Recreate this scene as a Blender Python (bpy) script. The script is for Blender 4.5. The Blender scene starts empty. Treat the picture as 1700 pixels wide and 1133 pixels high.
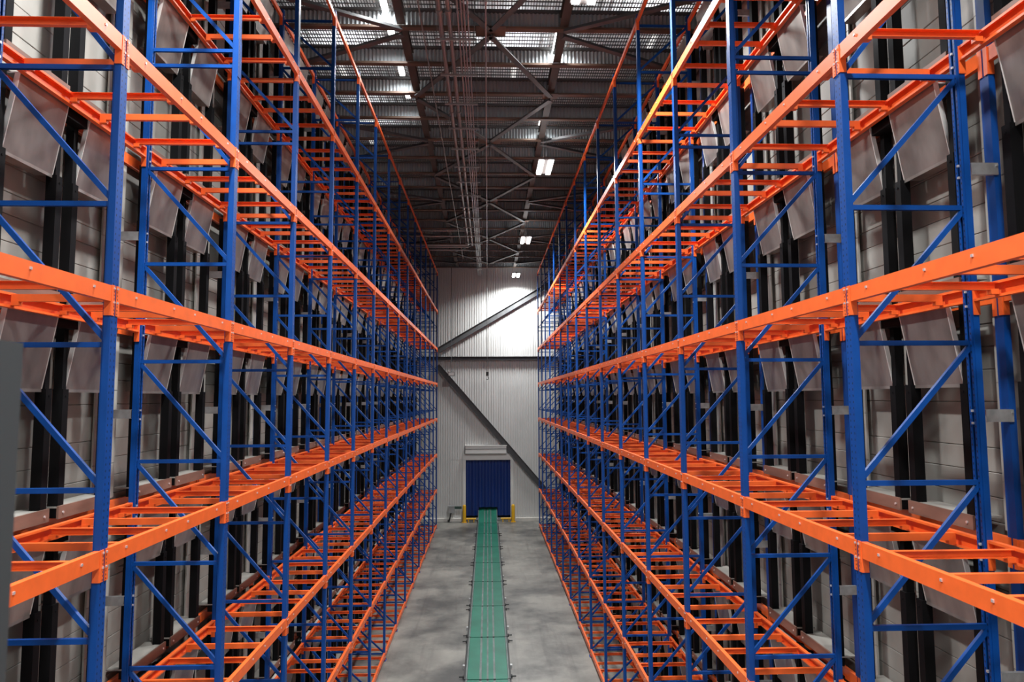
import bpy, math, random
from math import sin, cos, pi, radians
from mathutils import Vector, Matrix

random.seed(7)
S = bpy.context.scene
COL = S.collection

# ------------------------------------------------------------------ camera, world, lamps, exposure
F_PX, YAW, PITCH, ROLL = 1151.43, 0.0351, 0.082, -0.0047
CAM_Z = 7.42


def cam_vec(u, v):
    x2, z2 = (u - 850) / F_PX, (566.5 - v) / F_PX
    x, zz = x2 * cos(ROLL) - z2 * sin(ROLL), x2 * sin(ROLL) + z2 * cos(ROLL)
    y, Z = cos(PITCH) - zz * sin(PITCH), sin(PITCH) + zz * cos(PITCH)
    return Vector((x * cos(YAW) + y * sin(YAW), -x * sin(YAW) + y * cos(YAW), Z))


fwd = cam_vec(850, 566.5)
right = (cam_vec(850 + F_PX, 566.5) - fwd).normalized()
up = (cam_vec(850, 566.5 - F_PX) - fwd).normalized()
fwd.normalize()
cd = bpy.data.cameras.new('camera')
cam = bpy.data.objects.new('camera', cd)
COL.objects.link(cam)
M = Matrix.Identity(4)
for r in range(3):
    M[r][0], M[r][1], M[r][2] = right[r], up[r], -fwd[r]
M[2][3] = CAM_Z
cam.matrix_world = M
cd.sensor_width = 36
cd.lens = F_PX * 36 / 1700
cd.clip_start, cd.clip_end = 0.05, 200
cd.dof.use_dof = True
cd.dof.focus_distance = 14
cd.dof.aperture_fstop = 4.0
S.camera = cam

S.view_settings.view_transform = 'Standard'
S.view_settings.look = 'None'
S.view_settings.gamma = 1
S.view_settings.use_curve_mapping = False
S.view_settings.exposure = 0.75
S.cycles.use_denoising = True
S.cycles.max_bounces = 6
S.cycles.diffuse_bounces = 4
S.cycles.glossy_bounces = 3
S.cycles.sample_clamp_indirect = 4

w = bpy.data.worlds.new('World')
S.world = w
w.use_nodes = True
w.node_tree.nodes['Background'].inputs[0].default_value = (0.9, 0.95, 1, 1)
w.node_tree.nodes['Background'].inputs[1].default_value = 0.06

LAMP_POWER = 420
LAMP_Y = (-8.6, 1.1, 11.1, 20.0, 30.4, 41.1)
LAMP_X = 1.7
LAMP_ZS = (14.3, 14.3, 14.38, 14.22, 14.42, 14.75)


def area(name, loc, sx, sy, power, spread=180, col=(0.97, 0.99, 1.0)):
    d = bpy.data.lights.new(name, 'AREA')
    d.shape = 'RECTANGLE'
    d.size, d.size_y = sx, sy
    d.energy = power
    d.color = col
    d.spread = radians(spread)
    o = bpy.data.objects.new(name, d)
    o.location = loc
    COL.objects.link(o)
    return o


for y, z in zip(LAMP_Y, LAMP_ZS):
    area('lamp_light', (LAMP_X, y, z - 0.06), 0.42, 1.2, LAMP_POWER, 150)
    o = area('roof_fill', (LAMP_X, y, z + 0.17), 0.42, 1.2, 7)  # added upward fill that brightens roof beams and deck, no part of the fixture
    o.rotation_euler = (pi, 0, 0)
# the second row of lamps, left of the middle; its near lamps are out of the picture
for y, p in ((-4.0, 1.0), (6.0, 1.0)):
    area('lamp_light', (-2.17, y, 14.24), 0.42, 1.2, LAMP_POWER * p, 150)
    o = area('roof_fill', (-2.17, y, 14.47), 0.42, 1.2, 7)  # same added upward fill for the roof
    o.rotation_euler = (pi, 0, 0)
# strip lamps between the roof beams
for x, y, ln in ((-2.17, 13.85, 0.9), (-2.17, 15.2, 0.4), (-2.17, 17.05, 0.4), (-2.17, 18.4, 0.35), (1.62, 15.35, 1.05), (1.62, 20.05, 0.7)):
    area('strip_light', (x, y, 15.66), 0.12, ln, 40 * ln, 160)

# lamps in the void above the wire grid, shining on the roof deck
VOID_LAMPS = ((-3.7, 14.1), (-3.9, 18.6), (-4.0, 23.4), (0.72, 18.1), (4.1, 16.6))
for x, y in VOID_LAMPS:
    o = area('void_light', (x, y, 16.33), 0.15, 1.2, 20)
    o.rotation_euler = (pi, 0, 0)

# ------------------------------------------------------------------ materials


def mat(name, col, rough=0.5, metal=0.0, emit=None, estr=0.0, var=0.0, vscale=3.0, bump=0.0, bscale=40, stretch=None, spec=None):
    m = bpy.data.materials.new(name)
    m.use_nodes = True
    nt = m.node_tree
    b = nt.nodes['Principled BSDF']
    b.inputs['Base Color'].default_value = (*col, 1)
    b.inputs['Roughness'].default_value = rough
    b.inputs['Metallic'].default_value = metal
    if spec is not None:
        b.inputs['Specular IOR Level'].default_value = spec
    if emit:
        b.inputs['Emission Color'].default_value = (*emit, 1)
        b.inputs['Emission Strength'].default_value = estr
    if var or bump:
        g = nt.nodes.new('ShaderNodeNewGeometry')
        mp = nt.nodes.new('ShaderNodeMapping')
        if stretch:
            mp.inputs['Scale'].default_value = stretch
        nt.links.new(g.outputs['Position'], mp.inputs['Vector'])
    if var:
        n = nt.nodes.new('ShaderNodeTexNoise')
        n.inputs['Scale'].default_value = vscale
        n.inputs['Detail'].default_value = 5
        nt.links.new(mp.outputs[0], n.inputs['Vector'])
        cr = nt.nodes.new('ShaderNodeValToRGB')
        cr.color_ramp.elements[0].position = 0.3
        cr.color_ramp.elements[1].position = 0.7
        cr.color_ramp.elements[0].color = (*[c * (1 - var) for c in col], 1)
        cr.color_ramp.elements[1].color = (*[min(1, c * (1 + var)) for c in col], 1)
        nt.links.new(n.outputs['Fac'], cr.inputs[0])
        nt.links.new(cr.outputs[0], b.inputs['Base Color'])
    if bump:
        n2 = nt.nodes.new('ShaderNodeTexNoise')
        n2.inputs['Scale'].default_value = bscale
        n2.inputs['Detail'].default_value = 3
        nt.links.new(mp.outputs[0], n2.inputs['Vector'])
        bp = nt.nodes.new('ShaderNodeBump')
        bp.inputs['Strength'].default_value = bump
        bp.inputs['Distance'].default_value = 0.01
        nt.links.new(n2.outputs['Fac'], bp.inputs['Height'])
        nt.links.new(bp.outputs[0], b.inputs['Normal'])
    return m


ORANGE = mat('orange_paint', (0.86, 0.135, 0.022), 0.40, spec=0.75, var=0.08, vscale=9)
BLUE = mat('blue_paint', (0.0015, 0.052, 0.245), 0.40, var=0.1, vscale=6, spec=0.35)
ZINC = mat('galvanised_steel', (0.52, 0.53, 0.53), 0.42, metal=0.75, var=0.15, vscale=14)
BOLT = mat('zinc_bolt', (0.75, 0.75, 0.75), 0.3, metal=0.6)
SHEET = mat('hood_sheet', (0.28, 0.255, 0.232), 0.3, metal=0.5, var=0.3, vscale=2.2, stretch=(1, 1.6, 0.7))
HOODRIM = mat('hood_rim', (0.75, 0.74, 0.70), 0.4, metal=0.3)
PANEL = mat('wall_plank', (0.29, 0.278, 0.25), 0.6, var=0.14, vscale=1.6)
COVER = mat('cover_sheet', (0.42, 0.41, 0.37), 0.5, var=0.1, vscale=2, metal=0.1)
BLACK = mat('black_rubber', (0.0035, 0.0035, 0.004), 0.65, spec=0.12)
SILL = mat('brown_board', (0.19, 0.108, 0.08), 0.5, var=0.25, vscale=3, stretch=(3, 0.6, 3))
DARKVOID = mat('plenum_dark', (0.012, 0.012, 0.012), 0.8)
WALLPANEL = mat('white_wall_panel', (0.62, 0.62, 0.60), 0.5, var=0.05, vscale=0.7)
STEELGREY = mat('grey_steel', (0.085, 0.088, 0.09), 0.5, var=0.15, vscale=4)
RUST = mat('primer_brown', (0.12, 0.075, 0.052), 0.6, var=0.3, vscale=2)
LONGI = mat('dark_primer', (0.06, 0.047, 0.04), 0.6, var=0.25, vscale=2)
WEB = mat('corrugated_web', (0.34, 0.37, 0.385), 0.5, metal=0.0)
DECKMAT = mat('roof_deck', (0.82, 0.83, 0.84), 0.45)
GRID = mat('ceiling_grid', (0.08, 0.082, 0.085), 0.6)
PIPE = mat('steel_pipe', (0.30, 0.29, 0.28), 0.4, metal=0.5)
PIPEBRIGHT = mat('conduit', (0.42, 0.42, 0.42), 0.35, metal=0.7)
GREEN = mat('green_conveyor', (0.010, 0.145, 0.092), 0.45, var=0.2, vscale=1.3)
CHAIN = mat('chain_slot', (0.12, 0.155, 0.145), 0.5, var=0.3, vscale=8, stretch=(1, 0.3, 1))
DARKMETAL = mat('dark_metal', (0.02, 0.022, 0.022), 0.5)
CURTAIN = mat('blue_curtain', (0.004, 0.028, 0.16), 0.35)
YELLOW = mat('yellow_paint', (0.75, 0.42, 0.015), 0.45)
WHITE = mat('white_paint', (0.72, 0.72, 0.69), 0.5, var=0.04, vscale=2)
LIGHTMAT = mat('lamp_lens', (1, 1, 1), 0.4, emit=(1, 0.98, 0.95), estr=11)
STRIPMAT = mat('strip_lens', (1, 1, 1), 0.4, emit=(1, 0.98, 0.95), estr=7)
VOIDLENS = mat('void_lens', (0.8, 0.8, 0.8), 0.4, emit=(1, 0.98, 0.95), estr=0.5)
LAMPBODY = mat('lamp_body', (0.2, 0.2, 0.2), 0.4)
MAST = mat('mast_grey', (0.05, 0.058, 0.06), 0.55)
GREYBOX = mat('grey_box', (0.32, 0.33, 0.33), 0.5)
KERB = mat('kerb', (0.62, 0.60, 0.55), 0.7, var=0.12, vscale=2)


def perforate(m):
    """dark slots punched down the post's outer face, two staggered rows, in object metres"""
    m = m.copy()
    m.name = 'blue_paint_perforated'
    nt = m.node_tree
    b = nt.nodes['Principled BSDF']
    src = b.inputs['Base Color'].links[0].from_socket
    tc = nt.nodes.new('ShaderNodeTexCoord')
    sep = nt.nodes.new('ShaderNodeSeparateXYZ')
    nt.links.new(tc.outputs['Object'], sep.inputs[0])

    def mth(op, a, bb=None):
        n = nt.nodes.new('ShaderNodeMath')
        n.operation = op
        for i, v in enumerate((a, bb)):
            if v is None:
                continue
            if isinstance(v, (int, float)):
                n.inputs[i].default_value = v
            else:
                nt.links.new(v, n.inputs[i])
        return n.outputs[0]
    fz = mth('FRACT', mth('DIVIDE', sep.outputs[2], 0.05))
    inz = mth('LESS_THAN', mth('ABSOLUTE', mth('SUBTRACT', fz, 0.5)), 0.17)
    ay = mth('ABSOLUTE', sep.outputs[1])
    iny = mth('LESS_THAN', mth('ABSOLUTE', mth('SUBTRACT', ay, 0.026)), 0.0055)
    f = mth('MULTIPLY', inz, iny)
    mx = nt.nodes.new('ShaderNodeMix')
    mx.data_type = 'RGBA'
    nt.links.new(f, mx.inputs['Factor'])
    nt.links.new(src, mx.inputs['A'])
    mx.inputs['B'].default_value = (0.001, 0.006, 0.03, 1)
    nt.links.new(mx.outputs['Result'], b.inputs['Base Color'])
    return m


POSTBLUE = perforate(BLUE)


def floor_material():
    m = bpy.data.materials.new('concrete_floor')
    m.use_nodes = True
    nt = m.node_tree
    b = nt.nodes['Principled BSDF']
    g = nt.nodes.new('ShaderNodeNewGeometry')

    def noise(scale, detail, st):
        mp = nt.nodes.new('ShaderNodeMapping')
        mp.inputs['Scale'].default_value = st
        nt.links.new(g.outputs['Position'], mp.inputs[0])
        n = nt.nodes.new('ShaderNodeTexNoise')
        n.inputs['Scale'].default_value = scale
        n.inputs['Detail'].default_value = detail
        n.inputs['Roughness'].default_value = 0.62
        nt.links.new(mp.outputs[0], n.inputs['Vector'])
        return n.outputs['Fac']

    def ramp(f, p0, c0, p1, c1):
        r = nt.nodes.new('ShaderNodeValToRGB')
        r.color_ramp.elements[0].position, r.color_ramp.elements[1].position = p0, p1
        r.color_ramp.elements[0].color, r.color_ramp.elements[1].color = (*c0, 1), (*c1, 1)
        nt.links.new(f, r.inputs[0])
        return r.outputs[0]

    def mul(a, bb, fac=1.0):
        x = nt.nodes.new('ShaderNodeMix')
        x.data_type = 'RGBA'
        x.blend_type = 'MULTIPLY'
        x.inputs['Factor'].default_value = fac
        nt.links.new(a, x.inputs['A'])
        nt.links.new(bb, x.inputs['B'])
        return x.outputs['Result']
    base = ramp(noise(0.55, 8, (1, 0.8, 1)), 0.33, (0.14, 0.137, 0.124), 0.68, (0.32, 0.31, 0.275))
    stain = ramp(noise(0.5, 6, (0.8, 0.9, 1)), 0.38, (0.42, 0.43, 0.45), 0.54, (1, 1, 1))
    tyre = ramp(noise(3.2, 4, (1, 0.05, 1)), 0.33, (0.72, 0.72, 0.73), 0.45, (1, 1, 1))
    c = mul(mul(base, stain), tyre, 0.7)
    nt.links.new(c, b.inputs['Base Color'])
    b.inputs['Roughness'].default_value = 0.42
    return m


FLOORMAT = floor_material()

# ------------------------------------------------------------------ mesh helpers


class MB:
    def __init__(self):
        self.v, self.f, self.mi = [], [], []

    def poly(self, pts, faces, mi=0):
        o = len(self.v)
        self.v += [tuple(p) for p in pts]
        self.f += [tuple(i + o for i in f) for f in faces]
        self.mi += [mi] * len(faces)

    def box(self, x0, x1, y0, y1, z0, z1, mi=0):
        if x0 > x1: x0, x1 = x1, x0
        if y0 > y1: y0, y1 = y1, y0
        if z0 > z1: z0, z1 = z1, z0
        self.poly([(x0, y0, z0), (x1, y0, z0), (x1, y1, z0), (x0, y1, z0), (x0, y0, z1), (x1, y0, z1), (x1, y1, z1), (x0, y1, z1)],
                  [(0, 3, 2, 1), (4, 5, 6, 7), (0, 1, 5, 4), (1, 2, 6, 5), (2, 3, 7, 6), (3, 0, 4, 7)], mi)

    def extrude(self, prof, d0, d1, mi=0):
        """prof: closed list of 3-D points, moved by the vectors d0 and d1 to make the two ends"""
        n = len(prof)
        a = [Vector(p) + Vector(d0) for p in prof]
        b = [Vector(p) + Vector(d1) for p in prof]
        fs = [(i, (i + 1) % n, n + (i + 1) % n, n + i) for i in range(n)]
        fs += [tuple(range(n - 1, -1, -1)), tuple(range(n, 2 * n))]
        self.poly(a + b, fs, mi)

    def bar(self, p, q, w, h, mi=0, side=(0, 1, 0)):
        """rectangular bar from p to q, w along `side`, h across"""
        p, q = Vector(p), Vector(q)
        d = (q - p).normalized()
        s = Vector(side)
        s = (s - d * s.dot(d)).normalized()
        t = d.cross(s)
        pr = [s * w / 2 + t * h / 2, -s * w / 2 + t * h / 2, -s * w / 2 - t * h / 2, s * w / 2 - t * h / 2]
        self.extrude(pr, p, q, mi)

    def tube(self, p, q, r, n=8, mi=0):
        p, q = Vector(p), Vector(q)
        d = (q - p).normalized()
        s = Vector((0, 0, 1)) if abs(d.z) < 0.9 else Vector((1, 0, 0))
        s = d.cross(s).normalized()
        t = d.cross(s)
        self.extrude([s * cos(2 * pi * k / n) * r + t * sin(2 * pi * k / n) * r for k in range(n)], p, q, mi)

    def mesh(self, name, *mats, smooth=False):
        me = bpy.data.meshes.new(name)
        me.from_pydata(self.v, [], self.f)
        for m in mats:
            me.materials.append(m)
        if len(mats) > 1:
            me.polygons.foreach_set('material_index', self.mi)
        import bmesh
        bm = bmesh.new()
        bm.from_mesh(me)
        bmesh.ops.recalc_face_normals(bm, faces=bm.faces)
        bm.to_mesh(me)
        bm.free()
        if smooth:
            me.shade_smooth()
            me.set_sharp_from_angle(angle=radians(40))
        me.update()
        return me


def link(name, data, loc=(0, 0, 0), parent=None, rot=None):
    """loc is in the parent's own coordinates"""
    o = bpy.data.objects.new(name, data)
    o.location = loc
    if rot:
        o.rotation_euler = rot
    if parent is not None:
        o.parent = parent
    COL.objects.link(o)
    return o


def thing(name, label, cat, loc=(0, 0, 0), group=None, data=None):
    o = link(name, data, loc)
    o['label'] = label
    o['category'] = cat
    if group:
        o['group'] = group
    return o


def structure(name, data, loc=(0, 0, 0)):
    o = link(name, data, loc)
    o['kind'] = 'structure'
    return o


# ------------------------------------------------------------------ dimensions
A = 2.93                      # aisle centre to the racks' aisle faces
BAY = 2.5
NB = 15
Y0 = 3.012                    # first frame line
PY = [Y0 + BAY * i for i in range(NB + 1)]
DEPTH = 1.06
LEVELS = [14.84, 12.55, 10.34, 8.31, 6.28, 4.24, 2.22, 0.22]
BEAM_H = 0.125
WALL_Y = 42.8
CEIL_Z = 15.32
SIDE_X = 8.5

# ------------------------------------------------------------------ setting
m = MB()
m.box(-SIDE_X, SIDE_X, -12, WALL_Y + 0.3, -0.2, 0)
structure('floor', m.mesh('floor', FLOORMAT))

# far wall: ribbed sandwich panels, one object each, left open at the doorway
DX0, DX1, DZ1 = -1.35, 1.37, 3.66
wb = MB()
for a, b, c, d in ((-SIDE_X, DX0, 0, 18), (DX1, SIDE_X, 0, 18), (DX0, DX1, DZ1, 18)):
    wb.box(a, b, WALL_Y + 0.05, WALL_Y + 0.3, c, d)
wall_back = structure('wall_back', wb.mesh('wall_back', WHITE))


def ribbed(x0, x1, z0, z1, pitch=0.145, d=0.035):
    mb = MB()
    n = max(2, round((x1 - x0) / pitch))
    pts = [(x0, 0.05), (x0, 0.02), (x0 + 0.008, 0)]
    st = (x1 - x0) / n
    for i in range(1, n):
        x = x0 + st * i
        pts += [(x - 0.03, 0), (x - 0.02, d), (x + 0.02, d), (x + 0.03, 0)]
    pts += [(x1 - 0.008, 0), (x1, 0.02), (x1, 0.05)]
    mb.extrude([(x, y, 0) for x, y in pts], (0, 0, z0), (0, 0, z1))
    return mb


edges = [-8.5 + 1.03 * i for i in range(17)]
for i in range(len(edges) - 1):
    x0, x1 = edges[i] + 0.006, edges[i + 1] - 0.006
    segs = [(x0, x1, 0.22, 9.92), (x0, x1, 9.94, 17.5)]
    if x1 > DX0 and x0 < DX1:
        segs = [(x0, x1, DZ1 + 0.02, 9.92), (x0, x1, 9.94, 17.5)]
        if x0 < DX0 - 0.05:
            segs.append((x0, DX0 - 0.01, 0.22, DZ1))
        if x1 > DX1 + 0.05:
            segs.append((DX1 + 0.01, x1, 0.22, DZ1))
    for a, b, c, d in segs:
        link('wall_panel', ribbed(a, b, c, d).mesh('wall_panel', WALLPANEL), (0, WALL_Y, 0), wall_back)

for nm, x in (('wall_left', -SIDE_X), ('wall_right', SIDE_X)):
    mb = MB()
    mb.box(x, x + math.copysign(0.2, x), -12, WALL_Y + 0.3, 0, 18)
    structure(nm, mb.mesh(nm, WALLPANEL))
mb = MB()
mb.box(-SIDE_X, SIDE_X, -12.2, -12, 0, 18)
structure('wall_front', mb.mesh('wall_front', WALLPANEL))

# kerb along the foot of the far wall
for nm, a, b in (('baseboard_left', -SIDE_X, -1.62), ('baseboard_right', 1.66, SIDE_X)):
    mb = MB()
    mb.extrude([(0, 0, 0), (0, -0.14, 0), (0, -0.14, 0.17), (0, -0.1, 0.21), (0, 0, 0.21)], (a, 0, 0), (b, 0, 0))
    structure(nm, mb.mesh(nm, KERB), (0, WALL_Y, 0))

# roof deck with ribs along the aisle
mb = MB()
pts, x = [(-SIDE_X, 0.1)], -SIDE_X
while x < SIDE_X - 0.01:
    pts += [(x + 0.01, 0), (x + 0.12, 0), (x + 0.15, -0.05), (x + 0.22, -0.05)]
    x += 0.25
pts += [(SIDE_X, 0), (SIDE_X, 0.1)]
mb.extrude([(a, 0, z) for a, z in pts], (0, -12, 17.3), (0, WALL_Y + 0.3, 17.3))
ceiling = structure('ceiling', mb.mesh('ceiling', DECKMAT))

# wire grid that carries the walkable void above the beams
mb = MB()
x = -SIDE_X + 0.02
while x < SIDE_X:
    mb.box(x - 0.006, x + 0.006, 6, WALL_Y, 15.78, 15.805)
    x += 0.06
y = 6.0
while y < WALL_Y:
    mb.box(-SIDE_X, SIDE_X, y - 0.012, y + 0.012, 15.765, 15.78)
    y += 0.16
o = link('wire_grid', mb.mesh('wire_grid', GRID), (0, 0, 0), ceiling)
o['kind'] = 'stuff'

# beams across the hall with corrugated webs and primer-brown bottom flanges
BEAM_Y = [14.32 + 1.606 * k for k in range(-6, 18)]
mb = MB()
mb.box(-SIDE_X, SIDE_X, -0.09, 0.09, 0, 0.014, 0)
mb.box(-SIDE_X, SIDE_X, -0.095, -0.085, -0.02, 0.03, 0)
n = int(2 * SIDE_X / 0.045)
pf = []
for i in range(n + 1):
    pf.append((-SIDE_X + i * 0.045, (-0.022 if i % 2 else 0.022)))
top = [(a, b, 0.37) for a, b in pf]
bot = [(a, b, 0.014) for a, b in pf]
mb.poly(top + bot, [(i, i + 1, n + 2 + i, n + 1 + i) for i in range(n)], 1)
mb.box(-SIDE_X, SIDE_X, -0.09, 0.09, 0.37, 0.41, 2)
beam_me = mb.mesh('ceiling_beam', RUST, WEB, STEELGREY)
for y in BEAM_Y:
    link('ceiling_beam', beam_me, (0, y, CEIL_Z), ceiling)

# two longitudinal members, in lengths between the beams
mb = MB()
mb.box(-0.09, 0.09, 0.1, 1.506, 0, 0.012)
mb.box(-0.012, 0.012, 0.1, 1.506, 0.012, 0.2)
mb.box(-0.09, 0.09, 0.1, 1.506, 0.2, 0.212)
long_me = mb.mesh('longitudinal_beam', LONGI)
for x in (-1.82, 1.65):
    for y in BEAM_Y[:-1]:
        link('longitudinal_beam', long_me, (x, y, CEIL_Z + 0.03), ceiling)

# flat bracing under the beams: diamonds along the middle, wide arms to the sides
for k in range(0, 24):
    j = k - 6
    yk = BEAM_Y[k]

    def arm(x0, y0, x1, y1):
        mb = MB()
        mb.bar((x0, y0, 0), (x1, y1, 0), 0.018, 0.13, 0, (0, 0, 1))
        mb.bar((x0, y0, 0.045), (x1, y1, 0.045), 0.08, 0.018, 0, (0, 0, 1))
        link('roof_brace', mb.mesh('roof_brace', STEELGREY if abs(x1) < 3 else STEELGREY), (0, 0, CEIL_Z - 0.1), ceiling)
    if j % 4 == 0:
        for sx, e in ((-1.82, 1), (1.65, 1), (-1.82, -1), (1.65, -1)):
            if 0 <= k + 2 * e < 24:
                arm(0.08, yk + 0.1 * e, sx, BEAM_Y[k + 2 * e] - 0.1 * e)
                arm(sx, yk + 0.1 * e, math.copysign(7.6, sx), BEAM_Y[k + 2 * e])
        mb = MB()
        mb.box(-0.32, 0.32, -0.2, 0.2, 0, 0.012)
        link('gusset_plate', mb.mesh('gusset_plate', RUST), (0.08, yk, CEIL_Z - 0.035), ceiling)
    elif j % 4 == 2:
        for sx in (-1.82, 1.65):
            mb = MB()
            mb.box(-0.2, 0.2, -0.16, 0.16, 0, 0.012)
            link('gusset_plate', mb.mesh('gusset_plate', RUST), (sx, yk, CEIL_Z - 0.035), ceiling)

# ------------------------------------------------------------------ pallet racks along the aisle


def side_mesh(fn, s):
    """fn(mb) builds for the right-hand rack, x counted away from the aisle; mirrored for the left"""
    mb = MB()
    mats = fn(mb)
    mb.v = [(x * s, y, z) for x, y, z in mb.v]
    return mb.mesh(fn.__name__.replace('make_', ''), *mats)


POST_TOP = 14.93


def post_profile(flip):
    # 100 mm face, 66 mm deep, open to the back with inturned lips
    p = [(0, -0.05), (0.050, -0.05), (0.050, -0.038), (0.066, -0.038), (0.066, -0.014), (0.061, -0.014), (0.061, -0.033), (0.045, -0.033), (0.045, -0.045), (0.005, -0.045)]
    p = p + [(x, -y) for x, y in reversed(p)]
    return [((DEPTH - x) if flip else x, y) for x, y in p]


def make_post(mb):
    mb.extrude([(x, y, 0) for x, y in post_profile(False)], (0, 0, 0.012), (0, 0, POST_TOP))
    mb.box(-0.006, 0.0, -0.055, 0.055, 11.2, 11.65)      # splice sleeve
    return (POSTBLUE,)


def make_rear_post(mb):
    mb.extrude([(x, y, 0) for x, y in post_profile(True)], (0, 0, 0.012), (0, 0, POST_TOP))
    for zz in BOLT_Z:
        mb.box(DEPTH - 0.075, DEPTH - 0.04, -0.009, 0.009, zz - 0.009, zz + 0.009, 1)
    return (POSTBLUE, BOLT)


BOLT_Z = []
for L in LEVELS:
    BOLT_Z += [L - 0.04, L - 0.16]
for L in LEVELS[1:]:
    BOLT_Z += [L + 0.92, L + 1.02]


def make_foot_plate(mb):
    mb.box(-0.03, 0.1, -0.08, 0.08, 0, 0.012)
    for yy in (-0.065, 0.065):
        mb.tube((-0.012, yy, 0.012), (-0.012, yy, 0.03), 0.009, 6)
    return (BLUE,)


def make_horizontal_brace(mb):
    x0, x1 = 0.03, DEPTH - 0.03
    # channel open downwards
    p = [(-0.016, 0.02), (0.016, 0.02), (0.016, -0.02), (0.012, -0.02), (0.012, 0.016), (-0.012, 0.016), (-0.012, -0.02), (-0.016, -0.02)]
    mb.extrude([(0, y, z) for y, z in p], (x0, 0, 0), (x1, 0, 0))
    return (BLUE,)


STRUTS = [0.18] + [1.115 + 1.1225 * k for k in range(10)] + [11.53, 12.65, 13.77, 14.72]
STRUTS[10] = 11.34


def make_diagonal(h):
    def make_diagonal_brace(mb):
        p, q = Vector((0.045, 0, 0.03)), Vector((DEPTH - 0.06, 0, h - 0.03))
        mb.bar(p, q, 0.03, 0.042)
        return (BLUE,)
    return make_diagonal_brace


def connector(mb, x, y, e, w=0.0, mi=0, bolts=True, bmi=1):
    """hooked end plate of a beam: front plate, side plate, slots showing as bolt heads; e = +1 at the beam's near end"""
    mb.box(x - 0.008, x - 0.002, y + e * 0.012, y + e * 0.056, -0.235, 0.004, mi)
    mb.box(x - 0.002, x + 0.05, y + e * 0.052, y + e * 0.06, -0.235, 0.002, mi)
    if bolts:
        for z in (-0.02, -0.13):
            mb.box(x - 0.016, x - 0.008, y + e * 0.016, y + e * 0.03, z - 0.007, z + 0.007, bmi)
        for k in range(7):
            z = -0.045 - k * 0.029
            mb.box(x - 0.0095, x - 0.008, y + e * 0.02, y + e * 0.027, z - 0.006, z + 0.006, 2)


BARS = (0.32, 1.02, 1.48, 2.2)


def beam_shape(mb, end_plates):
    H = BEAM_H
    # channel, web to the aisle, lips turned in
    p = [(-0.004, 0), (0.046, 0), (0.046, -0.02), (0.042, -0.02), (0.042, -0.004), (0, -0.004), (0, -H + 0.004), (0.042, -H + 0.004), (0.042, -H + 0.02), (0.046, -H + 0.02), (0.046, -H), (-0.004, -H)]
    mb.extrude([(x, 0, z) for x, z in p], (0, 0.06, 0), (0, BAY - 0.06, 0))
    for y in BARS:
        mb.box(-0.012, -0.004, y - 0.009, y + 0.009, -0.055, -0.037, 1)
    if end_plates:
        connector(mb, 0, 0, 1, bolts=False)
        connector(mb, 0, BAY, -1, bolts=False)


def make_load_beam(mb):
    beam_shape(mb, False)
    return (ORANGE, BOLT)


def make_load_beam_far(mb):
    beam_shape(mb, True)
    return (ORANGE, BOLT)


def make_near_connector(mb):
    connector(mb, 0, 0, 1)
    return (ORANGE, BOLT, DARKMETAL)


def make_far_connector(mb):
    connector(mb, 0, 0, -1)
    return (ORANGE, BOLT, DARKMETAL)


def make_top_tie(mb):
    mb.box(0.0, 0.045, 0.06, BAY - 0.06, -0.085, 0)
    connector(mb, 0, 0, 1, bolts=False)
    connector(mb, 0, BAY, -1, bolts=False)
    return (ORANGE,)


def bar_shape(mb, y, z, o):
    """pallet support channel resting between the beams, its open side to o, a dropped lug at each end"""
    t = 0.004
    p = [(0, 0), (0.042 * o, 0), (0.042 * o, -t), (t * o, -t), (t * o, -0.062 + t), (0.042 * o, -0.062 + t), (0.042 * o, -0.062), (0, -0.062)]
    mb.extrude([(0, y + a, z + b) for a, b in p], (0.048, 0, 0), (DEPTH - 0.048, 0, 0))
    for x in (0.05, DEPTH - 0.11):
        mb.box(x, x + 0.06, y - 0.004 * o, y + 0.048 * o, z - 0.095, z - 0.055)


def make_cross_bar(mb):
    bar_shape(mb, 0, 0, 1)
    return (ORANGE,)


def make_cross_bar_back(mb):
    bar_shape(mb, 0, 0, -1)
    return (ORANGE,)


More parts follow.
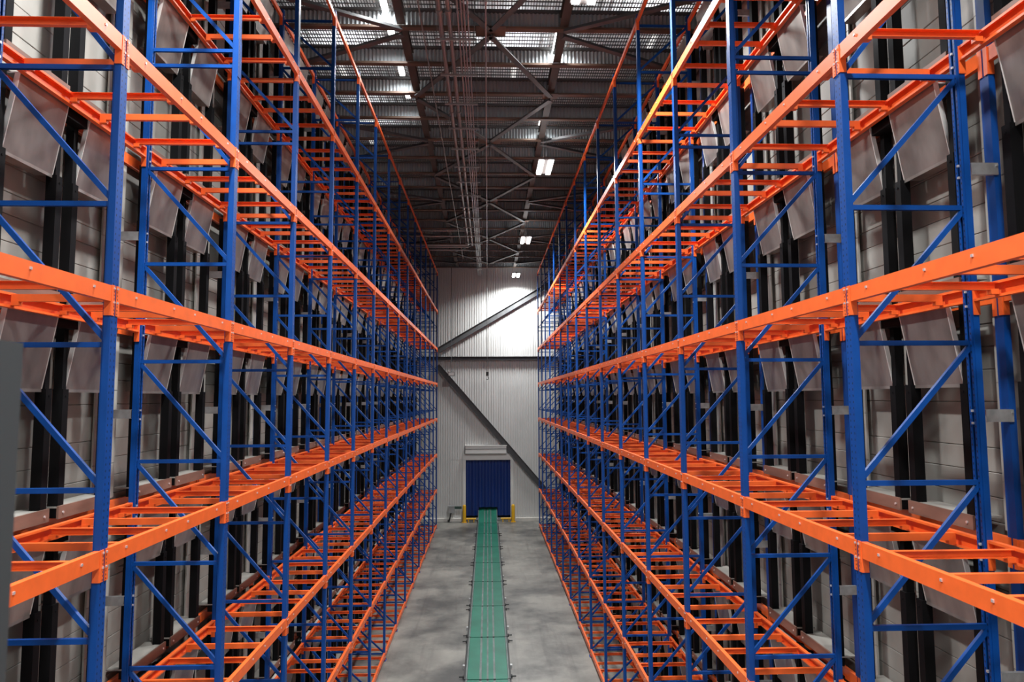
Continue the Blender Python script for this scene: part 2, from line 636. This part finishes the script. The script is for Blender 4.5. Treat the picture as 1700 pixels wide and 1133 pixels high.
rack_label = {-1: 'aisle-side blue and orange pallet rack left of the green conveyor',
              1: 'aisle-side blue and orange pallet rack right of the green conveyor, nearer the bright lamp row'}
NEAR_CONN = 8
NEAR_BARS = 10
for s in (-1, 1):
    rk = thing('pallet_rack', rack_label[s], 'pallet rack', (s * A, Y0, 0), 'pallet racks facing the aisle')
    post, rpost, foot = side_mesh(make_post, s), side_mesh(make_rear_post, s), side_mesh(make_foot_plate, s)
    hb = side_mesh(make_horizontal_brace, s)
    dg = {}
    bm_n, bm_f, tie = side_mesh(make_load_beam, s), side_mesh(make_load_beam_far, s), side_mesh(make_top_tie, s)
    bm_nr, bm_fr, tie_r = side_mesh(make_load_beam, -s), side_mesh(make_load_beam_far, -s), side_mesh(make_top_tie, -s)
    c1, c2, c1r, c2r = side_mesh(make_near_connector, s), side_mesh(make_far_connector, s), side_mesh(make_near_connector, -s), side_mesh(make_far_connector, -s)
    cb, cbb = side_mesh(make_cross_bar, s), side_mesh(make_cross_bar_back, s)
    foot_r = side_mesh(make_foot_plate, -s)
    for i in range(NB + 1):
        y = BAY * i
        link('post', post, (0, y, 0), rk)
        link('post', rpost, (0, y, 0), rk)
        link('foot_plate', foot, (0, y, 0), rk)
        link('foot_plate', foot_r, (s * DEPTH, y, 0), rk)
        for z in STRUTS:
            link('horizontal_brace', hb, (0, y, z), rk)
        for z0, z1 in zip(STRUTS[:-1], STRUTS[1:]):
            h = round(z1 - z0, 3)
            if h < 0.5:
                continue
            if h not in dg:
                dg[h] = side_mesh(make_diagonal(h), s)
            link('diagonal_brace', dg[h], (0, y, z0), rk)
    for i in range(NB):
        y = BAY * i
        for li, L in enumerate(LEVELS):
            for rear in (0, 1):
                x = s * DEPTH if rear else 0
                if li == 0:
                    link('tie_beam', (tie_r if rear else tie), (x, y, L), rk)
                    continue
                if i < NEAR_CONN:
                    b = link('load_beam', (bm_nr if rear else bm_n), (x, y, L), rk)
                    link('end_connector', (c1r if rear else c1), (0, 0, 0), b)
                    link('end_connector', (c2r if rear else c2), (0, BAY, 0), b)
                else:
                    link('load_beam', (bm_fr if rear else bm_f), (x, y, L), rk)
            if li and i < NEAR_BARS:
                for k, by in enumerate(BARS):
                    link('cross_bar', (cbb if k % 2 else cb), (0, y + by, L - 0.012), rk)
    mb = MB()
    for i in range(NEAR_BARS, NB):
        for L in LEVELS[1:]:
            for k, by in enumerate(BARS):
                bar_shape(mb, BAY * i + by, L - 0.012, -1 if k % 2 else 1)
    mb.v = [(x * s, y, z) for x, y, z in mb.v]
    o = link('far_cross_bars', mb.mesh('far_cross_bars', ORANGE), (0, 0, 0), rk)
    o['kind'] = 'stuff'

# ------------------------------------------------------------------ second rack line behind, tied with spacers
X2S = {1: 4.19 - A, -1: 4.27 - A}
X2 = X2S[1]
backing_label = {-1: 'second line of blue posts and orange beams behind the left aisle rack',
                 1: 'second line of blue posts and orange beams behind the right aisle rack'}


def make_backing_post(mb):
    mb.extrude([(x, y, 0) for x, y in post_profile(False)], (0, 0, 0), (0, 0, POST_TOP))
    return (BLUE,)


def make_backing_beam(mb):
    mb.box(0, 0.045, 0.06, BAY - 0.06, -BEAM_H, 0)
    connector(mb, 0, 0, 1, bolts=False)
    connector(mb, 0, BAY, -1, bolts=False)
    return (ORANGE,)


def make_row_spacer(mb):
    x0, x1 = DEPTH + 0.0 - X2 + 0.002, -0.002
    mb.box(x0, x1 + 0.03, -0.062, -0.058, -0.05, 0.05)
    mb.box(x0, x1 + 0.03, -0.058, -0.03, 0.046, 0.05)
    mb.box(x0, x1 + 0.03, -0.058, -0.03, -0.05, -0.046)
    mb.box(x1 + 0.01, x1 + 0.022, -0.075, -0.062, 0.02, 0.034, 0)
    return (ZINC,)


for s in (-1, 1):
    X2 = X2S[s]
    bk = thing('backing_rack', backing_label[s], 'pallet rack', (s * (A + X2), Y0, 0), 'second rack lines behind the aisle racks')
    p, b, sp = side_mesh(make_backing_post, s), side_mesh(make_backing_beam, s), side_mesh(make_row_spacer, s)
    for i in range(NB + 1):
        link('post', p, (0, BAY * i, 0), bk)
        for L in LEVELS[1:]:
            link('row_spacer', sp, (0, BAY * i, L + 0.98), bk)
    for i in range(NB):
        for L in LEVELS:
            link('load_beam', b, (0, BAY * i, L), bk)

# ------------------------------------------------------------------ air wall: hoods, sills, seals and plank lining, per pallet opening
OPEN = ((0.38, 1.07), (1.43, 2.12))
HX0, HX1 = 4.01 - A, 4.12 - A


def make_hood(mb):
    """sheet hood, top edge out, bottom edge back, with side flanges, top rim and a return under it"""
    w = 0.69
    xt, xb, zt, zb = HX0, HX1 + 0.01, -0.115, -0.785
    t = 0.006
    mb.poly([(xt, 0, zt), (xt, w, zt), (xb, w, zb), (xb, 0, zb), (xt + t, 0, zt), (xt + t, w, zt), (xb + t, w, zb), (xb + t, 0, zb)],
            [(0, 1, 2, 3), (7, 6, 5, 4), (0, 4, 5, 1), (3, 2, 6, 7), (0, 3, 7, 4), (1, 5, 6, 2)], 0)
    mb.box(xt - 0.002, xt + 0.13, 0, w, zt, zt + 0.012, 1)           # top rim
    mb.box(xb, xb + 0.16, 0, w, zb - 0.008, zb, 0)
    mb.box(xb, xb + 0.008, 0, w, zb - 0.03, zb - 0.008, 0)                    # return under the hood
    for y in (-0.004, w - 0.004):
        mb.poly([(xt - 0.004, y, zt), (xb - 0.004, y, zb), (xb + 0.04, y, zb), (xt + 0.04, y, zt), (xt - 0.004, y + 0.008, zt), (xb - 0.004, y + 0.008, zb), (xb + 0.04, y + 0.008, zb), (xt + 0.04, y + 0.008, zt)],
                [(0, 1, 2, 3), (7, 6, 5, 4), (0, 4, 5, 1), (1, 5, 6, 2), (2, 6, 7, 3), (3, 7, 4, 0)], 1)
    return (SHEET, HOODRIM)


def make_sill_board(mb):
    w = 0.9
    x = 4.07 - A
    mb.box(x, x + 0.02, 0, w, 0.015, 0.135, 0)
    mb.box(x + 0.02, x + 0.26, 0, w, 0.115, 0.13, 2)
    for y in (0.07, w - 0.07):
        mb.tube((x - 0.008, y, 0.07), (x, y, 0.07), 0.012, 8, 1)
    return (SILL, BOLT, PANEL)


def seal(h):
    def make_seal_strip(mb):
        x = 4.09 - A
        # h: distance from the level above down to the next sill
        mb.box(x + 0.02, x + 0.1, 0.012, 0.078, -0.785, -0.1)
        mb.box(x, x + 0.1, 0, 0.09, -h + 0.02, -0.785)
        mb.box(x - 0.006, x, 0.04, 0.055, -0.86, -0.845)
        return (BLACK,)
    return make_seal_strip


def make_cap_bracket(mb):
    x = 4.03 - A
    mb.box(x, x + 0.12, 0, 0.36, -0.2, -0.1)
    mb.box(x - 0.03, x + 0.12, 0.02, 0.34, -0.1, -0.085)
    return (BLACK,)


def cover(w, x, h):
    def make_cover_panel(mb):
        cuts = [-h + 0.02, -h + 0.42, -h + 0.95, -0.78, -0.12]
        for a, b in zip(cuts[:-1], cuts[1:]):
            mb.box(x - A, x - A + 0.02, 0, w, a + 0.004, b - 0.004)
        mb.box(x - A + 0.014, x - A + 0.024, 0.005, w - 0.005, -h + 0.02, -0.12)
        return (COVER,)
    return make_cover_panel


air_label = {-1: 'grey plank air wall with sloped metal hoods and black seals behind left racks',
             1: 'grey plank air wall with sloped metal hoods and black seals behind right racks'}
PX = 4.36 - A
NEAR_PLANK = 4
for s in (-1, 1):
    aw = thing('air_wall', air_label[s], 'air wall', (s * A, Y0, 0), 'air walls behind the racks')
    hood, sill, cap = side_mesh(make_hood, s), side_mesh(make_sill_board, s), side_mesh(make_cap_bracket, s)
    mb = MB()
    mb.box(PX + 0.06, PX + 0.1, -0.4, BAY * NB + 0.4, 0, 14.8)
    mb.box(PX - 0.2, PX + 0.1, BAY * NB + 0.38, BAY * NB + 0.4, 0, 14.8)
    mb.v = [(x * s, y, z) for x, y, z in mb.v]
    link('light_stop_board', mb.mesh('light_stop_board', DARKVOID), (0, 0, 0), aw)  # unseen dark board added behind the planks to stop light leaking
    seals, covm, covf = {}, {}, {}
    far = MB()
    for li in range(7):
        L, Ln = LEVELS[li], LEVELS[li + 1]
        h = round(L - Ln, 3)
        if h not in seals:
            seals[h] = side_mesh(seal(h), s)
            covm[h] = side_mesh(cover(0.2, 4.21, h), s)
            covf[h] = side_mesh(cover(0.44, 4.3, h), s)
        for i in range(NB):
            y = BAY * i
            link('cap_bracket', cap, (0, y + 1.07, L), aw)
            link('cover_panel', covm[h], (0, y + 1.15, L), aw)
            for a, b in OPEN:
                link('hood', hood, (0, y + a, L), aw)
            link('sill_board', sill, (0, y + 0.28, Ln), aw)
            link('sill_board', sill, (0, y + 1.32, Ln), aw)
            for q in (0.285, 1.075, 1.335, 2.125):
                if i < NEAR_BARS:
                    link('seal_strip', seals[h], (0, y + q, L), aw)
                else:
                    k = len(far.v)
                    seal(h)(far)
                    far.v[k:] = [(x, yy + y + q, z + L) for x, yy, z in far.v[k:]]
        for i in range(NB + 1):
            link('frame_cover', covf[h], (0, BAY * i - 0.22, L), aw)
    far.v = [(x * s, y, z) for x, y, z in far.v]
    o = link('far_seal_strips', far.mesh('far_seal_strips', BLACK), (0, 0, 0), aw)
    o['kind'] = 'stuff'
    # plank lining
    rnd = random.Random(3)
    cuts = [0.0]
    while cuts[-1] < 14.6:
        cuts.append(cuts[-1] + rnd.choice((0.2, 0.21, 0.25, 0.28, 0.4)))
    pm = {}
    far = MB()
    for a, b in zip(cuts[:-1], cuts[1:]):
        hh = round(b - a, 3)
        if hh not in pm:
            mb = MB()
            mb.extrude([(PX + 0.05, 0, 0.002), (PX + 0.006, 0, 0.002), (PX, 0, 0.007), (PX, 0, hh - 0.007), (PX + 0.006, 0, hh - 0.002), (PX + 0.05, 0, hh - 0.002)], (0, 0.004, 0), (0, BAY - 0.004, 0))
            mb.v = [(x * s, y, z) for x, y, z in mb.v]
            pm[hh] = mb.mesh('plank', PANEL)
        for i in range(NB):
            if i < NEAR_PLANK:
                link('plank', pm[hh], (rnd.uniform(-0.003, 0.003), BAY * i, a), aw)
            else:
                far.box(PX, PX + 0.05, BAY * i + 0.003, BAY * (i + 1) - 0.003, a + 0.005, b - 0.003)
    far.v = [(x * s, y, z) for x, y, z in far.v]
    o = link('far_planks', far.mesh('far_planks', PANEL), (0, 0, 0), aw)
    o['kind'] = 'stuff'

# ------------------------------------------------------------------ far end: door, bracing, bollards, conveyor
YW = WALL_Y
mb = MB()
mb.box(-0.17, 0, -0.05, 0.1, 0, DZ1 + 0.0)
jl = mb.mesh('door_jamb', WHITE)
door = structure('door_1', None, (0, YW, 0))
mb = MB()
for a, b in ((DX0 - 0.17, DX0), (DX1, DX1 + 0.17)):
    mb.box(a, b, -0.05, 0.1, 0.21, DZ1)
mb.box(DX0 - 0.17, DX1 + 0.17, -0.05, 0.1, DZ1, DZ1 + 0.36)
mb.box(DX0 - 0.02, DX1 + 0.02, -0.07, -0.05, DZ1 + 0.34, DZ1 + 0.38)
link('door_frame', mb.mesh('door_frame', WHITE), (0, 0, 0), door)
mb = MB()
mb.box(DX0 - 0.02, 1.12, -0.22, -0.0, DZ1 + 0.4, DZ1 + 0.85)
mb.box(DX0 - 0.05, 1.15, -0.24, 0.0, DZ1 + 0.85, DZ1 + 0.9)
mb.box(DX0 - 0.05, 1.15, -0.23, -0.0, DZ1 + 0.66, DZ1 + 0.69, 1)
link('roller_box', mb.mesh('roller_box', WHITE, STEELGREY), (0, 0, 0), door)
# hanging curtain with ripples, cut out over the conveyor
strips = 14
wst = (DX1 - DX0) / strips
for i in range(strips):
    x0 = DX0 + wst * i
    xc = x0 + wst / 2
    zb = 0.8 if -0.6 < x0 and x0 + wst < 0.62 else 0.30
    mb = MB()
    nx, nz = 6, 10
    vs, fs = [], []
    for k in range(nz + 1):
        for j in range(nx + 1):
            xx = x0 - 0.012 + (wst + 0.024) * j / nx
            zz = zb + (DZ1 - zb) * k / nz
            yy = 0.03 * (1 if i % 2 else -1) * sin(pi * j / nx) * (0.6 + 0.5 * (1 - k / nz)) + 0.012 * sin(zz * 2.1 + i)
            vs.append((xx, yy, zz))
    for k in range(nz):
        for j in range(nx):
            q = k * (nx + 1) + j
            fs.append((q, q + 1, q + nx + 2, q + nx + 1))
    nv = len(vs)
    vs += [(x, y + 0.008, z) for x, y, z in vs]
    fs += [tuple(nv + t for t in reversed(f)) for f in fs]
    mb.poly(vs, fs)
    link('curtain_strip', mb.mesh('curtain_strip', CURTAIN, smooth=True), (0, 0.13 + 0.01 * (i % 2), 0), door)
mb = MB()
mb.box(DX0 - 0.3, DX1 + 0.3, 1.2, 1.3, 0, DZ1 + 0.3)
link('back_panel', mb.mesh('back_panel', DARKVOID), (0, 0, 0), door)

# steel on the wall
def wall_bar(name, label, p, q, h, cat):
    mb = MB()
    p, q = Vector(p), Vector(q)
    d = (q - p).normalized()
    n = Vector((-d.z, 0, d.x))
    for k in (-1, 1):
        mb.bar(p + n * k * (h / 2 - 0.012), q + n * k * (h / 2 - 0.012), 0.2, 0.024)
    mb.bar(p, q, 0.02, h)
    thing(name, label, cat, data=mb.mesh(name, STEELGREY))


wall_bar('steel_brace', 'grey diagonal steel brace on the far wall rising to the lit upper right', (-3.05, YW - 0.1, 10.35), (5.0, YW - 0.1, 15.12), 0.34, 'steel brace')
wall_bar('steel_brace', 'grey diagonal steel brace on the far wall descending past the blue door', (-3.1, YW - 0.1, 9.41), (4.6, YW - 0.1, 0.52), 0.34, 'steel brace')
mb = MB()
mb.box(-SIDE_X, SIDE_X, -0.2, -0.0, 0, 0.02)
mb.box(-SIDE_X, SIDE_X, -0.03, -0.01, -0.2, 0.0)
mb.box(-SIDE_X, SIDE_X, -0.2, -0.0, -0.2, -0.18)
thing('wall_girt', 'grey horizontal steel girt running across the far wall above the door', 'steel beam', (0, YW, 9.95), data=mb.mesh('wall_girt', STEELGREY))

# bollards
for x, lb in ((-1.42, 'yellow steel bollard at the left jamb of the blue door'), (1.51, 'yellow steel bollard at the right jamb of the blue door')):
    mb = MB()
    n = 20
    prof = [(0.105, 0), (0.105, 0.95), (0.095, 0.99), (0.06, 1.03), (0.02, 1.045)]
    vs, fs = [], []
    for r, z in prof:
        vs += [(r * cos(2 * pi * k / n), r * sin(2 * pi * k / n), z) for k in range(n)]
    for a in range(len(prof) - 1):
        for k in range(n):
            fs.append((a * n + k, a * n + (k + 1) % n, (a + 1) * n + (k + 1) % n, (a + 1) * n + k))
    fs.append(tuple(range((len(prof) - 1) * n, len(prof) * n)))
    mb.poly(vs, fs)
    b = thing('bollard', lb, 'bollard', (x, YW - 0.42, 0), 'bollards guarding the door')
    link('bollard_tube', mb.mesh('bollard_tube', YELLOW, smooth=True), (0, 0, 0), b)
    mb = MB()
    mb.box(-0.15, 0.15, -0.15, 0.15, 0, 0.014)
    for xx in (-0.125, 0.125):
        for yy in (-0.125, 0.125):
            mb.tube((xx, yy, 0.014), (xx, yy, 0.03), 0.014, 6)
    link('base_plate', mb.mesh('base_plate', YELLOW), (0, 0, 0), b)
for x0, x1, lb in ((-1.3, -0.72, 'low yellow guard rail on the floor left of the conveyor end'), (0.76, 1.39, 'low yellow guard rail on the floor right of the conveyor end')):
    mb = MB()
    mb.tube((x0, 0, 0.2), (x1, 0, 0.2), 0.06, 12)
    mb.box(x0 + 0.1, x0 + 0.16, -0.04, 0.04, 0, 0.16)
    mb.box(x1 - 0.16, x1 - 0.1, -0.04, 0.04, 0, 0.16)
    thing('guard_rail', lb, 'guard rail', (0, YW - 0.42, 0), 'low yellow guard rails', mb.mesh('guard_rail', YELLOW, smooth=True))

# drive unit at the wall
du = thing('drive_unit', 'small grey drive box with a dark arm standing on the floor left of the door', 'machine', (-2.2, YW - 0.3, 0))
mb = MB()
mb.box(-0.17, 0.17, -0.15, 0.13, 0.56, 0.96)
mb.box(-0.19, 0.19, -0.17, 0.13, 0.93, 0.97)
link('housing', mb.mesh('housing', GREYBOX), (0, 0, 0), du)
mb = MB()
mb.box(-0.22, -0.1, -0.1, 0.1, 0.0, 0.14)
mb.bar((-0.12, 0, 0.1), (-0.02, 0, 0.56), 0.08, 0.08)
link('pedestal', mb.mesh('pedestal', DARKMETAL), (0, 0, 0), du)
mb = MB()
mb.box(0.19, 0.62, -0.06, 0.02, 0.78, 0.93)
link('arm', mb.mesh('arm', mat('drive_green', (0.03, 0.07, 0.055), 0.5)), (0, 0, 0), du)

# conveyor down the middle of the aisle
cv = thing('conveyor', 'long low green plate conveyor running down the aisle to the blue door', 'conveyor', (-0.02, 0, 0))
JOINTS = [12.19, 15.44, 18.69, 21.9, 25.1, 28.35, 31.55, 34.85, 38.15, 41.4]
ZC = 0.13


def seg(y0, y1, z0, z1):
    def slab(x0, x1, zt, dz, mt, nm):
        mb = MB()
        ya, yb = y0 + 0.03, y1 - 0.03
        mb.poly([(x0, ya, z0 + zt - dz), (x1, ya, z0 + zt - dz), (x1, yb, z1 + zt - dz), (x0, yb, z1 + zt - dz), (x0, ya, z0 + zt), (x1, ya, z0 + zt), (x1, yb, z1 + zt), (x0, yb, z1 + zt)],
                [(0, 3, 2, 1), (4, 5, 6, 7), (0, 1, 5, 4), (1, 2, 6, 5), (2, 3, 7, 6), (3, 0, 4, 7)])
        link(nm, mb.mesh(nm, mt), (0, 0, 0), cv)
    for a, b in ((-0.53, -0.215), (-0.155, -0.02), (0.025, 0.155), (0.21, 0.53)):
        slab(a, b, 0, 0.02, GREEN, 'deck_plate')
    for a, b in ((-0.215, -0.155), (-0.02, 0.025), (0.155, 0.21)):
        slab(a, b, -0.012, 0.02, CHAIN, 'chain_track')
    for a, b in ((-0.575, -0.535), (0.535, 0.575)):
        slab(a, b, 0.012, 0.05, CHAIN, 'edge_strip')
    slab(-0.53, 0.53, -0.04, 0.03, DARKMETAL, 'pan')
    if z1 == z0:
        for a, b in ((-0.62, -0.58), (0.58, 0.62)):
            slab(a, b, 0.0, 0.10, DARKMETAL, 'side_rail')


for a, b in zip(JOINTS[:-1], JOINTS[1:]):
    seg(a, b, ZC, ZC)
seg(41.4, 43.4, ZC, 0.74)
for j in JOINTS[1:]:
    for dy in (-0.09, 0.42, 1.1):
        for sx in (-1, 1):
            mb = MB()
            mb.box(sx * 0.6, sx * 0.76, -0.012, 0.012, 0.03, 0.055)
            mb.box(sx * 0.6, sx * 0.66, -0.05, 0.05, 0.0, 0.075)
            if dy > 1:
                mb = MB()
                mb.box(sx * 0.62, sx * 0.68, -0.06, 0.06, 0.0, 0.09)
            if j + dy < 41.3:
                link('anchor_bracket', mb.mesh('anchor_bracket', DARKMETAL if dy < 1 else ZINC), (0, j + dy, 0), cv)
for j in JOINTS[1:]:
    mb = MB()
    for x in (-0.53, -0.185, 0.0, 0.185, 0.53):
        mb.tube((x - 0.03, 0, ZC - 0.005), (x + 0.03, 0, ZC - 0.005), 0.022, 8)
    mb.box(-0.53, 0.53, -0.02, 0.02, ZC - 0.05, ZC - 0.025)
    link('joint_shaft', mb.mesh('joint_shaft', DARKMETAL), (0, j, 0), cv)
for j in (13.5, 17, 20, 23.5, 26.5, 30, 33, 36.5, 39.5):
    mb = MB()
    mb.box(-0.5, 0.5, -0.04, 0.04, 0, ZC - 0.06)
    link('floor_bearer', mb.mesh('floor_bearer', DARKMETAL), (0, j, 0), cv)
mb = MB()
mb.box(-0.5, 0.5, -0.05, 0.05, 0, 0.5)
link('floor_bearer', mb.mesh('floor_bearer', DARKMETAL), (0, 42.7, 0), cv)

# pull cords at the far wall
pc = thing('pull_cord', 'thin cord with a small white switch box hanging before the far wall, left', 'cord', (-2.18, BEAM_Y[-1], 8.86))
mb = MB()
mb.tube((0, 0, 0.12), (0, 0, CEIL_Z - 0.02 - 8.86), 0.02, 6)
link('cord', mb.mesh('cord', STEELGREY), (0, 0, 0), pc)
mb = MB()
mb.box(-0.19, 0.19, -0.05, 0.07, -0.12, 0.13, 1)
mb.box(-0.16, 0.16, -0.1, -0.05, -0.09, 0.1)
link('switch_box', mb.mesh('switch_box', WHITE, STEELGREY), (0, 0, 0), pc)
pc = thing('pull_cord', 'thin cord with a dark hook hanging before the middle of the far wall', 'cord', (-0.03, BEAM_Y[-1], 8.66))
mb = MB()
mb.tube((0, 0, 0.3), (0, 0, CEIL_Z - 0.02 - 8.66), 0.02, 6)
link('cord', mb.mesh('cord', STEELGREY), (0, 0, 0), pc)
mb = MB()
mb.tube((0, 0, 0.08), (0, 0, 0.32), 0.075, 8)
pts = [(0.07 * cos(t), 0, -0.05 + 0.09 * sin(t)) for t in [pi / 2 - k * pi / 6 for k in range(9)]]
for a, b in zip(pts[:-1], pts[1:]):
    mb.tube(a, b, 0.022, 6)
link('hook', mb.mesh('hook', DARKMETAL), (0, 0, 0), pc)

# ------------------------------------------------------------------ services under the roof
def pipe_run(label, x, z, r, y0, y1, material, group):
    mb = MB()
    mb.tube((0, 0, 0), (0, y1 - y0, 0), r, 8)
    t = thing('service_pipe', label, 'pipe', (x, y0, z), group)
    link('pipe_length', mb.mesh('pipe_length', material, smooth=True), (0, 0, 0), t)
    y = BEAM_Y[2]
    k = 0
    while y < y1:
        mb = MB()
        mb.tube((0, -0.05, 0), (0, 0.05, 0), r * 1.5, 8)
        if k % 3 == 0:
            link('coupling', mb.mesh('coupling', material), (0, y - y0 + 0.3, 0), t)
        y += 1.606
        k += 1


HZ = 14.92
pipe_run('steel pipe under the roof, outermost left on the hanger bars', -0.94, HZ + 0.06, 0.045, 8, 33.8, PIPE, 'pipes under the roof')
pipe_run('steel pipe under the roof, second from left on the hanger bars', -0.76, HZ + 0.06, 0.045, 8, 33.8, PIPE, 'pipes under the roof')
for x, lb in ((-0.58, 'thin conduit on the hanger bars, right beside the two thicker pipes'), (-0.51, 'thin conduit on the hanger bars, second of the slim four'), (-0.45, 'thin conduit on the hanger bars, third of the slim four'), (-0.38, 'thin conduit on the hanger bars, rightmost of the slim four')):
    pipe_run(lb, x, HZ + 0.035, 0.017, 8, 42.3, PIPEBRIGHT, 'conduits under the roof')
pipe_run('single slim pipe under the roof running along the middle of the aisle', -0.03, CEIL_Z - 0.16, 0.018, 8, 41, PIPEBRIGHT, 'pipes under the roof')
pipe_run('slim sprinkler pipe under the roof between left longitudinal beam and hanger bars', -1.35, CEIL_Z - 0.2, 0.016, 8, 38, PIPE, 'pipes under the roof')
ORD = ('hidden first', 'hidden second', 'hidden third', 'first', 'second', 'third', 'fourth', 'fifth', 'sixth', 'seventh', 'eighth', 'ninth', 'tenth', 'eleventh', 'twelfth', 'thirteenth', 'fourteenth', 'fifteenth', 'sixteenth', 'seventeenth')
for k, y in enumerate(BEAM_Y[3:-1]):
    if k < 3:
        continue
    t = thing('pipe_hanger', ORD[k] + ' trapeze hanger bar from the top of the picture, carrying roof pipes', 'hanger', (-0.66, y - 0.35, HZ), 'trapeze hangers under the roof')
    mb = MB()
    mb.box(-0.42, 0.42, -0.02, 0.02, -0.035, 0.005)
    link('hanger_bar', mb.mesh('hanger_bar', PIPEBRIGHT), (0, 0, 0), t)
    for x in (-0.39, 0.39):
        mb = MB()
        mb.tube((x, 0, 0), (x, 0, 15.76 - HZ), 0.006, 6)
        link('hanger_rod', mb.mesh('hanger_rod', PIPE), (0, 0, 0), t)
# branch pipes leaving to the left near the far end
for (y, z, r), lb in zip(((33.9, HZ + 0.06, 0.045), (34.5, HZ + 0.1, 0.04), (35.4, HZ + 0.14, 0.03), (33.0, HZ + 0.29, 0.03), (31.9, HZ + 0.29, 0.03)),
                         ('thick bright branch pipe turning left from the hanger bars', 'second thick branch pipe just beyond the pipe turning left', 'thin branch pipe nearest the far wall, leading left', 'thin branch pipe just before the thick pipe turning left', 'thin branch pipe farthest from the far wall, leading left')):
    mb = MB()
    mb.tube((0, 0, 0), (-5.2, 0, 0), r, 8)
    mb.tube((-1.5, 0, 0), (-1.5, 0, CEIL_Z - 0.03 - z), 0.008, 6)
    mb.tube((-4.0, 0, 0), (-4.0, 0, CEIL_Z - 0.03 - z), 0.008, 6)
    thing('branch_pipe', lb, 'pipe', (-1.02 if z > HZ + 0.15 else -0.95, y, z), 'branch pipes near the far wall', mb.mesh('branch_pipe', PIPEBRIGHT, smooth=True))

# lamps: twin-tube fixtures hung over the aisle
def high_bay(y, LAMP_Z, lb):
    t = thing('ceiling_lamp', lb, 'lamp', (LAMP_X, y, LAMP_Z), 'twin lamps hung over the aisle')
    mb = MB()
    mb.box(-0.23, 0.23, -0.64, 0.64, 0.02, 0.07)
    mb.box(-0.06, 0.06, -0.3, 0.3, 0.07, 0.15)
    link('housing', mb.mesh('housing', LAMPBODY), (0, 0, 0), t)
    for x in (-0.14, 0.14):
        mb = MB()
        mb.box(x - 0.065, x + 0.065, -0.6, 0.6, -0.02, 0.018)
        link('lens', mb.mesh('lens', LIGHTMAT), (0, 0, 0), t)
    for yy in (-0.5, 0.5):
        mb = MB()
        mb.tube((0, yy, 0.07), (0, yy, CEIL_Z + 0.03 - LAMP_Z), 0.006, 6)
        link('suspension_rod', mb.mesh('suspension_rod', PIPE), (0, 0, 0), t)


for y, z, lb in zip(LAMP_Y[2:], LAMP_ZS[2:], ('bright twin lamp at the top edge above the right rack aisle', 'large bright twin lamp hung below the beams over the aisle', 'middle-distance bright twin lamp hung over the aisle', 'small bright twin lamp hung close to the far wall')):
    high_bay(y, z, lb)


def batten(x, y, z, ln, lb):
    t = thing('batten_lamp', lb, 'lamp', (x, y, z), 'strip lamps between the roof beams')
    mb = MB()
    mb.box(-0.03, 0.03, -ln / 2, ln / 2, 0.022, 0.04)
    link('housing', mb.mesh('housing', LAMPBODY), (0, 0, 0), t)
    mb = MB()
    mb.box(-0.065, 0.065, -ln / 2, ln / 2, -0.03, 0.022)
    link('lens', mb.mesh('lens', STRIPMAT), (0, 0, 0), t)
    for yy in (-ln * 0.3, ln * 0.3):
        mb = MB()
        mb.tube((0, yy, 0.04), (0, yy, 15.77 - z), 0.006, 6)
        link('suspension_rod', mb.mesh('suspension_rod', PIPE), (0, 0, 0), t)


for y, ln, lb in ((13.85, 0.9, 'strip lamp between roof beams beside the left longitudinal beam, nearest of four'), (15.2, 0.4, 'strip lamp between roof beams beside the left longitudinal beam, second of four'), (17.05, 0.4, 'strip lamp between roof beams beside the left longitudinal beam, third of four'), (18.4, 0.35, 'strip lamp between roof beams beside the left longitudinal beam, farthest of four')):
    batten(-2.17, y, 15.7, ln, lb)
for y, ln, lb in ((15.35, 1.05, 'long bright strip lamp between roof beams above the right longitudinal beam'), (20.05, 0.7, 'short-looking strip lamp deeper between roof beams above the right longitudinal beam')):
    batten(1.62, y, 15.7, ln, lb)

for (x, y), lb in zip(VOID_LAMPS, ('strip lamp above the wire grid, over the left rack, nearest', 'strip lamp above the wire grid, over the left rack, second', 'strip lamp above the wire grid, over the left rack, third and deepest', 'strip lamp above the wire grid just right of the middle', 'strip lamp above the wire grid over the right rack')):
    t = thing('void_lamp', lb, 'lamp', (x, y, 16.25), 'strip lamps above the wire grid')
    mb = MB()
    mb.box(-0.06, 0.06, -0.6, 0.6, -0.04, 0.05)
    link('lens', mb.mesh('lens', VOIDLENS), (0, 0, 0), t)
    for yy in (-0.4, 0.4):
        mb = MB()
        mb.tube((0, yy, 0.05), (0, yy, 17.25 - 16.25), 0.006, 6)
        link('suspension_rod', mb.mesh('suspension_rod', PIPE), (0, 0, 0), t)

# dark mast at the left edge of the picture, close to the viewpoint
t = thing('mast_post', 'dark grey steel mast post standing close by at the left edge', 'post', (-1.012, 1.2, 0))
mb = MB()
mb.box(-0.16, 0.16, -0.1, 0.1, 0.02, 7.525)
mb.box(0.10, 0.148, -0.13, -0.1, 0.02, 7.525)
mb.box(-0.16, -0.11, -0.13, -0.1, 0.02, 7.525)
link('mast_profile', mb.mesh('mast_profile', MAST), (0, 0, 0), t)
mb = MB()
mb.box(-0.25, 0.25, -0.2, 0.2, 0, 0.02)
link('base_plate', mb.mesh('base_plate', MAST), (0, 0, 0), t)
